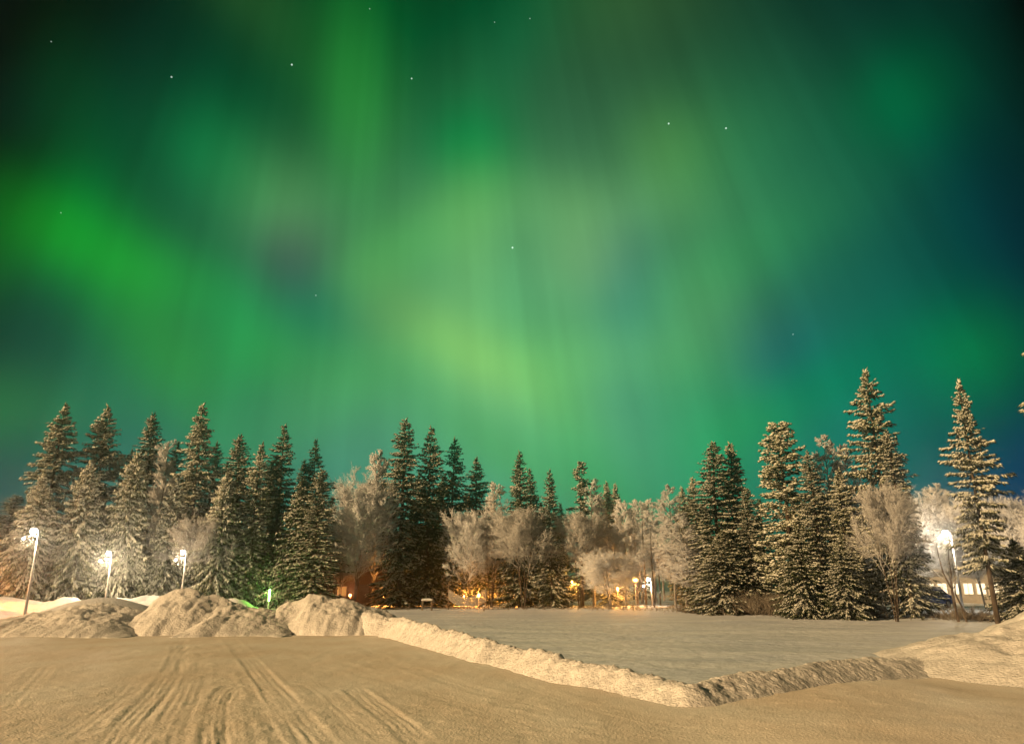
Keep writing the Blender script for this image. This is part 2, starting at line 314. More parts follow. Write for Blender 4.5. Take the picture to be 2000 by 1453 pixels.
# ploughed bank round the field: foot line in photo pixels, crest heights
foot = [(640,1236),(745,1241),(900,1287),(1100,1337),(1250,1366),(1372,1379),(1500,1360),(1640,1340),(1760,1320),(1880,1306),(1960,1300)]
BANK = np.array([ground(*p)[:2] for p in foot]); BH = [.92, .78, .56, .43, .35, .31, .37, .41, .38, .26, .10]
nrm = []
for i in range(len(BANK)):
    t_ = BANK[min(i+1, len(BANK)-1)] - BANK[max(i-1, 0)]; t_ /= np.linalg.norm(t_); nrm.append((-t_[1], t_[0]))
nrm = np.array(nrm)
BCREST = BANK + nrm * .55
FPOLY = np.vstack([BCREST, [(60, 22), (60, 92), (-14, 92), (-14, 31)]])
def inside_field(X, Y):
    ins = np.zeros(X.shape, bool); n = len(FPOLY)
    for i in range(n):
        (ax, ay), (bx, by) = FPOLY[i], FPOLY[(i + 1) % n]
        if ay == by: continue
        ins ^= ((ay > Y) != (by > Y)) & (X < (bx - ax) * (Y - ay) / (by - ay) + ax)
    return np.where(ins, 1.0, -1.0)
def bank_z(X, Y):
    Xw = X + .16 * fbm(X * .9, Y * .9, 41, 3); Yw = Y + .16 * fbm(X * .9, Y * .9, 43, 3)
    d, par, sd = polydist(Xw, Yw, BCREST); h = np.interp(par, range(len(BH)), BH)
    w = .58 + .10 * np.clip((par - 5) / 1.2, 0, 1) + .3 * np.clip((par - 7) / 2, 0, 1) + .25 * (h - .33)
    z = h * np.clip(1 - np.abs(d) / w, -.4, 1) ** 1
    z = np.where(z > h * .72, h * .72 + (z - h * .72) * .55, z)
    end = np.clip((len(BH) - 1 - par) * .8, 0, 1); z = z * end - .06 * (1 - end)
    cl = (.42 - worley(X * 4.2, Y * 4.2, 50)) * .06 + (.4 - worley(X * 9.5, Y * 9.5, 51)) * .045 + .12 * fbm(X * .7, Y * .7, 52, 7, .6)
    return z + cl * np.clip(.35 + z * 2, 0, 1) * (1 - .35 * np.clip((par - 5) / 1.2, 0, 1)) - .02
bank = hfield('snow_bank', -8.0, 13.5, 10.2, 31.0, .04, bank_z, M['pile_snow'])
tag(bank, 'long low ploughed snow bank bending round the corner of the open field', 'snow bank')

# open field behind the bank
def edge_y(X):                                            # where the trees begin
    return np.interp(X, [-30, -12, 0, 8, 14, 19, 26, 40], [60, 60, 60, 57, 48, 42, 36, 30])
def field_z(X, Y):
    s = inside_field(X, Y)
    z = .13 + .10 * fbm(X * .10, Y * .10, 61, 3) + .07 * fbm(X * .3, Y * .7, 62, 4) + .012 * fbm(X * 1.5, Y * 3.0, 63, 3)
    edge = edge_y(X) + 1.5 * vnoise(X * .4, Y * 0, 64)
    z += .12 * np.clip((Y - edge + 4) / 8, 0, 1)
    trail = np.abs(Y - (33 + .28 * X + .5 * np.sin(X * .7)))
    z += .12 * np.exp(-(trail / .4)**2) * (vnoise(X * .8, Y * .8, 65) + .4)
    return np.where((s > -.15) & ((Y < 90)), z, -1)
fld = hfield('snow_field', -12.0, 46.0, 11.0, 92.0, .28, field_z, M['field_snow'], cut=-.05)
tag(fld, kind='structure')
def ground_level(x, y):
    X = np.array([[x]], float); Y = np.array([[y]], float); return max(float(field_z(X, Y)[0, 0]), -.05)

# ploughed piles along the far edge of the car park
def px_x(px, Y): return float(at(px, 1200, Y)[0])
def crest_h(py, Y=30.5): return float(at(1000, py, Y)[2])
def pile_fn(sil, front, seed, back=3.2, crestY=30.6, smooth_back=False):
    sx = [px_x(p, crestY) for p, q in sil]; sh = [max(crest_h(q, crestY), -.1) for p, q in sil]
    fx = [px_x(p, 28.5) for p, q in front]; fy = [q for p, q in front]
    def fn(X, Y):
        h = np.interp(X, sx, sh); yf = np.interp(X, fx, fy) + .7 * fbm(X * .7, X * 0 + 3, seed, 4)
        cy = np.maximum(crestY, yf + .9)
        tf = (Y - yf) / (cy - yf); tb = 1 - (Y - cy) / back
        z = np.where(Y < cy, h * np.clip(np.where(tf > 0, np.sqrt(np.clip(tf, 0, 1)) * .35 + .65 * tf, tf), -.3, 1), h * np.clip(tb, -.3, 1) ** 1.0)
        cl = (.45 - worley(X * 2.3 + .5 * fbm(X, Y, 7, 2), Y * 2.3, seed + 1)) * .055 + (.42 - worley(X * 6.5, Y * 6.5, seed + 2)) * .06 + .20 * fbm(X * .8, Y * .8, seed + 3, 6, .6)
        return z + cl * np.clip(z * 1.6, 0, 1) * np.where(h > .1, 1, 0) - .02
    return fn
def pile(name, px0, px1, sil, front, seed, label, y1=35.5):
    x0, x1 = px_x(px0, 30.6), px_x(px1, 30.6); base = pile_fn(sil, front, seed)
    def fn(X, Y):                                          # ends slump down steeply instead of stopping
        n_ = .35 * fbm(Y * .9, X * .9, seed + 9, 4)
        e = np.clip(np.minimum((x1 + .95 - X + n_) / 1.0, (X - x0 + .85 + n_) / 1.0), -.2, 1)
        z = base(X, Y); return np.where(z > 0, z * np.sign(e) * np.abs(e) ** .6, z) - .03 * (e < 0)
    o = hfield(name, x0 - 1.1, x1 + 1.3, 25.5, y1, .055, fn, M['pile_snow'], cut=-.06)
    return tag(o, label, 'snow pile', 'ploughed snow piles at the far edge of the car park')
pile('snow_pile', -330, 276, [(-330,1212),(-120,1200),(0,1212),(50,1200),(120,1188),(190,1176),(262,1184),(276,1188)], [(-330,27.8),(60,27.7),(200,27.4),(276,27.2)], 101,
     'long low lumpy snow pile in front of the leaning lamp post, leftmost')
pile('snow_pile', 262, 446, [(255,1215),(282,1192),(305,1166),(335,1153),(375,1154),(420,1163),(446,1170)], [(255,28.6),(446,28.3)], 111,
     'tall rounded snow pile below the third lamp, highest of the ploughed piles')
pile('snow_pile', 440, 551, [(440,1176),(470,1182),(500,1186),(530,1186),(551,1186)], [(440,27.7),(551,27.3)], 121,
     'small blocky snow pile wedged between the two taller piles')
pile('snow_pile', 538, 790, [(530,1190),(560,1174),(600,1161),(640,1163),(690,1172),(740,1186),(775,1200),(792,1235)], [(530,28.6),(660,28.4),(792,29.0)], 131,
     'broad humped snow pile where the low bank begins')
def back_mound(X, Y):
    c = at(205, 1163, 36.0); r2 = ((X - c[0]) / 3.1)**2 + ((Y - c[1]) / 2.6)**2
    return c[2] * np.exp(-r2 * .9) * 1.02 - .10 + .05 * fbm(X * .5, Y * .5, 141, 3)
o = hfield('snow_pile', px_x(205, 36) - 6, px_x(205, 36) + 6, 31.5, 41, .12, back_mound, M['snow'], cut=-.06)
tag(o, 'smooth grey snow mound rising behind the leftmost lumpy pile', 'snow pile', 'ploughed snow piles at the far edge of the car park')
def mound_r(X, Y):
    r = np.hypot((X - 13.2) / 5.6, (Y - 17.2) / 5.0); z = 1.45 * np.clip(1 - r, -.1, 1) ** .9
    z = np.where(np.isnan(z), -.1, z)
    return z + (.42 - worley(X * .9 + fbm(X * .8, Y * .8, 8, 3), Y * .9, 151)) * .10 * np.clip(z * 1.5, 0, 1) + .36 * fbm(X * .55, Y * .55, 152, 5, .55) * np.clip(z * 1.5, 0, 1) - .04
o = hfield('snow_pile', 7, 21, 11.5, 23, .06, mound_r, M['pile_snow'], cut=-.04)
tag(o, 'wide snow heap glowing orange at the right edge of the car park', 'snow pile')
def verge(X, Y):
    z = 1.0 * np.exp(-((Y - 49 - .05 * (X + 30)) / 2.2)**2) * np.clip((-13.5 - X) / 4, 0, 1) + .75 * fbm(X * .35, Y * .35, 161, 5)
    return z - .12
o = hfield('snow_bank', -48, -12, 43, 56, .16, verge, M['snow'], cut=-.05)
tag(o, 'bright lamp-lit snow bank at the foot of the left trees', 'snow bank')


# ------------------------------------------------------------------ trees
TPL_V = np.array([(0,0,0),(.42,1,0),(.42,0,1),(.42,-1,0),(.42,0,-1),(1,0,0)], float)
TPL_F = np.array([(0,2,1),(0,3,2),(0,4,3),(0,1,4),(5,1,2),(5,2,3),(5,3,4),(5,4,1)])
SPK_V = np.array([(0,0,0),(.42,1,-.45),(.42,-1,-.45),(.42,0,1),(1,0,0)], float)
SPK_F = np.array([(0,2,1),(0,3,2),(0,1,3),(4,1,2),(4,2,3),(4,3,1)])
CONE_V = np.array([(0,1,0),(0,-.5,.87),(0,-.5,-.87),(1,0,0)], float)
CONE_F = np.array([(0,1,3),(1,2,3),(2,0,3)])
t_ = (1 + 5**.5) / 2
ICO_V = np.array([(-1,t_,0),(1,t_,0),(-1,-t_,0),(1,-t_,0),(0,-1,t_),(0,1,t_),(0,-1,-t_),(0,1,-t_),(t_,0,-1),(t_,0,1),(-t_,0,-1),(-t_,0,1)]) / math.hypot(1, t_)
ICO_F = np.array([(0,11,5),(0,5,1),(0,1,7),(0,7,10),(0,10,11),(1,5,9),(5,11,4),(11,10,2),(10,7,6),(7,1,8),(3,9,4),(3,4,2),(3,2,6),(3,6,8),(3,8,9),(4,9,5),(2,4,11),(6,2,10),(8,6,7),(9,8,1)])
def unit(a): return a / np.maximum(np.linalg.norm(a, axis=-1, keepdims=True), 1e-9)
def stamp(TV, TF, P, D, L, W, H):
    """copies of a template whose x axis follows D"""
    D = unit(D); up = np.tile([0, 0, 1.0], (len(D), 1)); up[np.abs(D[:, 2]) > .97] = (1, 0, 0)
    Yx = unit(np.cross(up, D)); Zx = np.cross(D, Yx)
    V = (P[:, None, :] + TV[None, :, 0:1] * (D * L[:, None])[:, None, :] + TV[None, :, 1:2] * (Yx * W[:, None])[:, None, :] + TV[None, :, 2:3] * (Zx * H[:, None])[:, None, :])
    Fc = (TF[None] + (np.arange(len(P)) * len(TV))[:, None, None]).reshape(-1, 3)
    return V.reshape(-1, 3), Fc
def cat_mesh(name, parts, mat, smooth=True):
    Vs, Fs, o = [], [], 0
    for V, Fc in parts:
        Vs.append(V); Fs.append(Fc + o); o += len(V)
    return mesh_np(name, np.vstack(Vs), np.vstack(Fs), mat, smooth)
def trunk_mesh(rng, H, r0, bend, mat, top=.97, extra=None):
    n = 14; pts = []; rad = []
    ph = rng.uniform(0, 6.28, 2)
    for i in range(n):
        s = i / (n - 1); z = -.3 + s * (H * top + .3)
        pts.append((bend * math.sin(s * 3.1 + ph[0]) * s, bend * math.sin(s * 2.3 + ph[1]) * s, z)); rad.append(r0 * (1 - s) ** .85 + .012)
    b = MB().tube(pts, rad, 8)
    V = np.array(b.v); F4 = [f for f in b.f if len(f) == 4]; F3 = []
    for a_, b_, c_, d_ in F4: F3 += [(a_, b_, c_), (a_, c_, d_)]
    parts = [(V, np.array(F3))]
    if extra is not None: parts.append(extra)
    return cat_mesh('trunk', parts, mat), np.array(pts)

def spruce(seed, H=15.0, R=2.0, snow=.7, droop=.45, ragged=.15, base=.04, step=1.0, pw=.8, needle='needle', snow_h=.055, bare=0.0, tipw=.29):
    rng = np.random.default_rng(seed)
    tm, tp = trunk_mesh(rng, H, .0075 * H + .02, .10, M['bark'])
    P, D, L, W, BP, BD, BL = [], [], [], [], [], [], []
    lob = rng.uniform(0, 6.28, 3)
    z = H * base
    while z < H - .12:
        t = z / H; cx_, cy_ = np.interp(z, tp[:, 2], tp[:, 0]), np.interp(z, tp[:, 2], tp[:, 1])
        Rz = R * (1 - t) ** pw + .10
        if t < .12: Rz *= .75 + 2 * t
        Rz = min(Rz, (H - z) * tipw + .07)
        n = int(5 + 3.2 * (1 - t) + rng.random())
        for k in range(n):
            az = rng.uniform(0, 2 * math.pi); rad = np.array([math.cos(az), math.sin(az), 0]); tan = np.array([-rad[1], rad[0], 0])
            Lb = Rz * rng.uniform(.60, 1.08) * (1 + ragged * (math.sin(az * 2 + lob[1] + z * .8) * .6 + rng.uniform(-.6, .8)))
            if rng.random() < bare: continue
            zb = z + rng.uniform(-.22, .22)
            a0 = .75 * t ** 1.5 - .05 + rng.normal(0, .08); dr = droop * rng.uniform(.75, 1.25)
            m = int(5 + Lb / .058 * step)
            s = np.clip(rng.beta(1.6, 1.15, m), .06, 1)
            r = Lb * s; zz = Lb * (math.tan(a0) * s - dr * s**2 + .42 * dr * s**4)
            sl = math.tan(a0) - 2 * dr * s + 1.68 * dr * s**3
            base_p = np.array([cx_, cy_, zb]) + rad * r[:, None] + np.array([0, 0, 1.0]) * zz[:, None]
            be = rng.uniform(.1, 1.15, m) * np.where(s > .9, .4, 1); sg = rng.choice([-1, 1], m)
            d = rad * np.cos(be)[:, None] + tan * (np.sin(be) * sg)[:, None]
            d[:, 2] = sl * np.cos(be) - rng.uniform(.25, 2.3, m) * (.35 + droop) * min(1, 1.3 - .75 * t)
            ln = rng.uniform(.14, .44, m) * (1.15 - .45 * s) * min(1.15, .38 + Lb * .5)
            P.append(base_p); D.append(d); L.append(ln); W.append(rng.uniform(.019, .037, m))
            BP.append([cx_, cy_, zb]); BD.append(rad + np.array([0, 0, math.tan(a0) - .5 * dr])); BL.append(Lb * .85)
        z += rng.uniform(.17, .30) * (1.05 - .45 * t) * H / 15
    k = 10; P.append(np.array([[tp[-1][0], tp[-1][1], H - .12 - .06 * i] for i in range(k)])); a = rng.uniform(0, 6.28, k)
    D.append(np.stack([np.cos(a) * .35, np.sin(a) * .35, np.ones(k)], -1)); L.append(np.linspace(.42, .25, k)); W.append(np.full(k, .035))
    P = np.vstack(P); D = np.vstack(D); L = np.concatenate(L); W = np.concatenate(W)
    crown = cat_mesh('crown', [stamp(SPK_V, SPK_F, P, D, L * 1.1, W * 1.35, W * .95),
                               stamp(CONE_V, CONE_F, np.array(BP), np.array(BD), np.array(BL), np.full(len(BL), .025), np.full(len(BL), .025))], M[needle])
    # snow lies on the sprays, thicker in patches
    patch = fbm(P[:, 0] * .8 + P[:, 1] * .6, P[:, 2] * .8, seed + 5, 3)
    keep = rng.random(len(P)) < np.clip(snow + patch * .9, .05, 1)
    q = P[keep].copy(); n = len(q); hh = snow_h * rng.uniform(.6, 1.5, n); q[:, 2] += hh * .55
    sm = cat_mesh('snow_load', [stamp(SPK_V, SPK_F, q, D[keep], L[keep] * rng.uniform(.7, 1.05, n), W[keep] * rng.uniform(.75, 1.35, n), hh * .68)], M['tree_snow'])
    return dict(H=H, R=R, parts=[('trunk', tm), ('crown', crown), ('snow_load', sm)])

def grow(rng, P, D, L, n, s0, s1, spread, ratio, grav, jit=.3):
    """n side shoots on each parent shoot"""
    k = len(P); i = np.repeat(np.arange(k), n); s = rng.uniform(s0, s1, k * n); d = unit(D)[i]
    r = rng.normal(0, 1, (k * n, 3)); r = unit(r - d * (r * d).sum(1, keepdims=True)); sp = rng.uniform(.5, 1.15, k * n)[:, None] * spread
    nd = d * np.cos(sp) + r * np.sin(sp); nd[:, 2] += grav
    ln = L[i] * ratio * (1.15 - .6 * s) * rng.uniform(1 - jit, 1 + jit, k * n)
    return P[i] + d * (L[i] * s)[:, None], unit(nd), ln
def frost_tree(seed, H=11.0, R=2.2, shape='cone', mat='twig', n1=44, sub=6, grav=0.0, base=.14, twr=1.0, stems=1, bark='bark_pale'):
    rng = np.random.default_rng(seed)
    tm_parts = []; P, D, L = [], [], []
    heads = []
    for st in range(stems):
        az = rng.uniform(0, 6.28); off = 0 if stems == 1 else rng.uniform(.25, .5) * R
        tip = np.array([math.cos(az) * off, math.sin(az) * off, H * rng.uniform(.82, 1.0) if st else H])
        root = np.array([math.cos(az), math.sin(az), 0]) * (0 if stems == 1 else .12); heads.append((root, tip))
        pts = [root + (tip - root) * s + np.array([math.sin(s * 5 + az), math.cos(s * 4 + az), 0]) * .10 * s for s in np.linspace(-.02, .98, 10)]
        r0 = (.008 * H + .02) * (1 if stems == 1 else .6)
        b = MB().tube(pts, [r0 * (1 - s) ** .9 + .01 for s in np.linspace(0, 1, 10)], 6)
        F3 = []
        for f in b.f:
            if len(f) == 4: F3 += [(f[0], f[1], f[2]), (f[0], f[2], f[3])]
        tm_parts.append((np.array(b.v), np.array(F3)))
        for j in range(n1 // stems):
            s = base + (1 - base) * (j + rng.random()) / (n1 // stems) * .985
            p = np.array([np.interp(s, np.linspace(-.02, .98, 10), [q[a_] for q in pts]) for a_ in range(3)])
            if shape == 'cone': env = R * (1 - s) ** .75 * 1.0 + .25; el = rng.uniform(.75, 1.2)
            elif shape == 'round': env = R * math.sqrt(max(.03, 1 - ((s - .52) / .52)**2)) ; el = rng.uniform(.55, 1.15)
            else: env = R * (.55 + .45 * math.sin(s * 3.0)) * (1 - s**4 * .75); el = rng.uniform(.35, .9)
            a = rng.uniform(0, 6.28); ln = env * rng.uniform(.7, 1.1) / max(math.cos(el), .45)
            if shape == 'cone': ln = max(min(ln, env * 1.5 + .2), .10 * H)
            P.append(p); D.append((math.cos(a) * math.cos(el), math.sin(a) * math.cos(el), math.sin(el))); L.append(min(ln, max(.075 * H, (H - p[2]) * 1.05 + .25)))
    P = np.array(P); D = unit(np.array(D)); L = np.array(L)
    lv = [(P, D, L, .030 * twr)]
    a = grow(rng, P, D, L, 9, .2, 1.0, .75, .46, grav * .3); lv.append((*a, .017 * twr))
    b = grow(rng, *a, 8, .15, 1.0, .75, .55, grav * .7); lv.append((*b, .012 * twr))
    c = grow(rng, *b, sub, .1, 1.0, .8, .62, grav * 1.2); lv.append((*c, .0095 * twr))
    parts = [stamp(CONE_V, CONE_F, p, d, np.maximum(l, .06), np.full(len(p), w), np.full(len(p), w)) for p, d, l, w in lv]
    return dict(H=H, R=R, parts=[('trunk', cat_mesh('trunk', tm_parts, M[bark])), ('crown', cat_mesh('crown', parts, M[mat]))])

def pine(seed, H=13.0, R=1.7, base=.3, top_round=.5, nb=74, snow=.7, needle='needle_frost', tuft=.27, full=.55, dens=6.5):
    rng = np.random.default_rng(seed)
    P, D, L, SP, SW, BP, BD, BL = [], [], [], [], [], [], [], []
    for j in range(nb):
        s = base + (1 - base) * ((j + rng.random()) / nb) ** .95
        z = H * s; u = (s - base) / (1 - base)
        env = R * ((1 - u) ** top_round) * (.55 + .45 * min(1, u * 5 + .25)) * rng.uniform(full, 1.12) + .16
        az = rng.uniform(0, 6.28); rad = np.array([math.cos(az), math.sin(az), 0]); el = rng.uniform(-.30, .15) + .75 * u**2
        d = rad * math.cos(el) + np.array([0, 0, math.sin(el)]); BP.append((0, 0, z)); BD.append(d); BL.append(env)
        m = int(3 + env * dens); ss = rng.beta(1.7, 1.0, m)
        c = np.array([0, 0, z]) + d * (env * ss)[:, None] + rng.normal(0, .13, (m, 3)) * np.array([1, 1, .55]); c[:, 2] -= .18 * env * ss**2 - .1 * env * ss**3
        for q in c:
            k = 10; v = rng.normal(0, 1, (k, 3)); v[:, 2] = np.abs(v[:, 2]) * .5 - .25; v += d * .9
            P.append(np.tile(q, (k, 1))); D.append(v); L.append(tuft * rng.uniform(.6, 1.25, k))
            if rng.random() < snow:
                SP.append(q + np.array([0, 0, .05]) + d * .08); SW.append(rng.uniform(.05, .13))
    P = np.vstack(P); D = np.vstack(D); L = np.concatenate(L); n = len(P)
    crown = cat_mesh('crown', [stamp(SPK_V, SPK_F, P, D, L, rng.uniform(.022, .045, n), rng.uniform(.018, .035, n))], M[needle])
    SP = np.array(SP); SW = np.array(SW); dd = rng.normal(0, 1, (len(SP), 3)); dd[:, 2] *= .25
    iv = ICO_V[None] * (1 + .22 * rng.normal(0, 1, (len(SP), 12, 1)))
    V = SP[:, None, :] + iv * (SW[:, None, None] * np.array([1.15, 1.15, .55])); Fc = (ICO_F[None] + (np.arange(len(SP)) * 12)[:, None, None]).reshape(-1, 3)
    k = rng.random(len(P)) < snow * .75; q = P[k].copy(); q[:, 2] += .035; nk = int(k.sum())
    sm = cat_mesh('snow_load', [(V.reshape(-1, 3), Fc), stamp(SPK_V, SPK_F, q, D[k], L[k] * .9, np.full(nk, .04), np.full(nk, .032))], M['tree_snow'])
    tm, _ = trunk_mesh(rng, H, .010 * H + .03, .06, M['bark'], extra=stamp(CONE_V, CONE_F, np.array(BP), np.array(BD), np.array(BL), np.full(len(BL), .035), np.full(len(BL), .035)))
    return dict(H=H, R=R, parts=[('trunk', tm), ('crown', crown), ('snow_load', sm)])

T = {
 'sA': spruce(1, 15, 2.0, snow=.42, droop=.50, pw=.62),                       # dark spruce, snow along the sprays
 'sB': spruce(2, 15, 1.8, snow=.85, droop=.75, ragged=.22, snow_h=.075, pw=.58, needle='needle_frost'),   # heavily laden, drooping
 'sC': spruce(3, 15, 1.7, snow=.62, droop=.60, ragged=.20, pw=.62),
 'sD': spruce(4, 13, 2.1, snow=.42, droop=.38, ragged=.12, pw=.85),   # regular layered cone
 'sE': spruce(5, 15, 1.9, snow=.22, droop=.50, ragged=.3, pw=.62),            # dark, little snow
 'sF': spruce(6, 14, 2.0, snow=.90, droop=.62, ragged=.3, snow_h=.085, needle='needle_frost', pw=.6),
 'sG': spruce(7, 12, 1.5, snow=.75, droop=.55, ragged=.18, needle='needle_frost', pw=.7),
 'sH': spruce(8, 13, 1.5, snow=.80, droop=.38, ragged=.32, base=.14, pw=.40, bare=.16, step=1.25, needle='needle_frost', snow_h=.06, tipw=.34),   # tall, open and tufted
 'sI': spruce(9, 13, 1.7, snow=.90, droop=.42, ragged=.38, base=.22, pw=.60, bare=.34, step=1.4, needle='needle_frost', snow_h=.06, tipw=.3),
 'sL': spruce(31, 8, 2.6, snow=.80, droop=.70, ragged=.25, pw=.7, needle='needle_frost', snow_h=.08, tipw=.6),     # low and wide
 'sM': spruce(32, 8, 2.3, snow=.42, droop=.60, ragged=.2, pw=.75, tipw=.6),
 'fA': frost_tree(11, 11, 2.2, 'cone', n1=60, twr=1.35, sub=7),
 'fB': frost_tree(12, 9, 3.0, 'round', n1=66, twr=1.2, stems=3, mat='twig', sub=7, base=.24),
 'fC': frost_tree(13, 8, 2.4, 'round', mat='twig_brown', n1=60, twr=1.05, stems=4, bark='bark', sub=6, base=.36),
 'fD': frost_tree(14, 12, 1.8, 'weep', grav=-.75, n1=58, twr=1.5, base=.2, sub=7),
 'fE': frost_tree(15, 12, 1.6, 'cone', n1=54, base=.22, sub=6, twr=1.35),
 'pB': pine(22, 13, 2.0, base=.14, top_round=.34, nb=190, snow=.42, tuft=.20, full=.78, dens=10.5),
 'pC': pine(23, 14, 1.25, base=.45, top_round=.3, nb=70, snow=.40, needle='needle', tuft=.24),
}
NAMES = {'s': 'spruce_tree', 'f': 'frosted_birch', 'p': 'pine_tree'}
CATS = {'s': 'spruce', 'f': 'birch', 'p': 'pine'}
GRPS = {'s': 'snowy spruces of the tree line', 'f': 'frosted leafless trees of the tree line', 'p': 'snowy pines of the tree line'}
trng = random.Random(5)
def plant(v, px, py, Y, hw, label, rz=None, lean=0.0):
    """tree whose tip is seen at photo pixel px,py when it stands Y metres ahead; hw = half width of the crown in metres"""
    tip = at(px, py, Y); d = T[v]; z0 = ground_level(tip[0], Y) - .03; k = v[0]
    o = empty(NAMES[k], (tip[0], Y, z0), label, CATS[k], GRPS[k], trng.uniform(0, 6.28) if rz is None else rz)
    sz = (tip[2] - z0) / d['H']; sx = hw * (1.28 if k == 's' and Y > 40 else 1.14 if k == 's' else .98) / d['R']; o.scale = (sx, sx, sz)
    if lean: o.rotation_euler[1] = lean; o.rotation_euler[2] = 0
    for nm, me in d['parts']: link(nm, me, o)
    return o
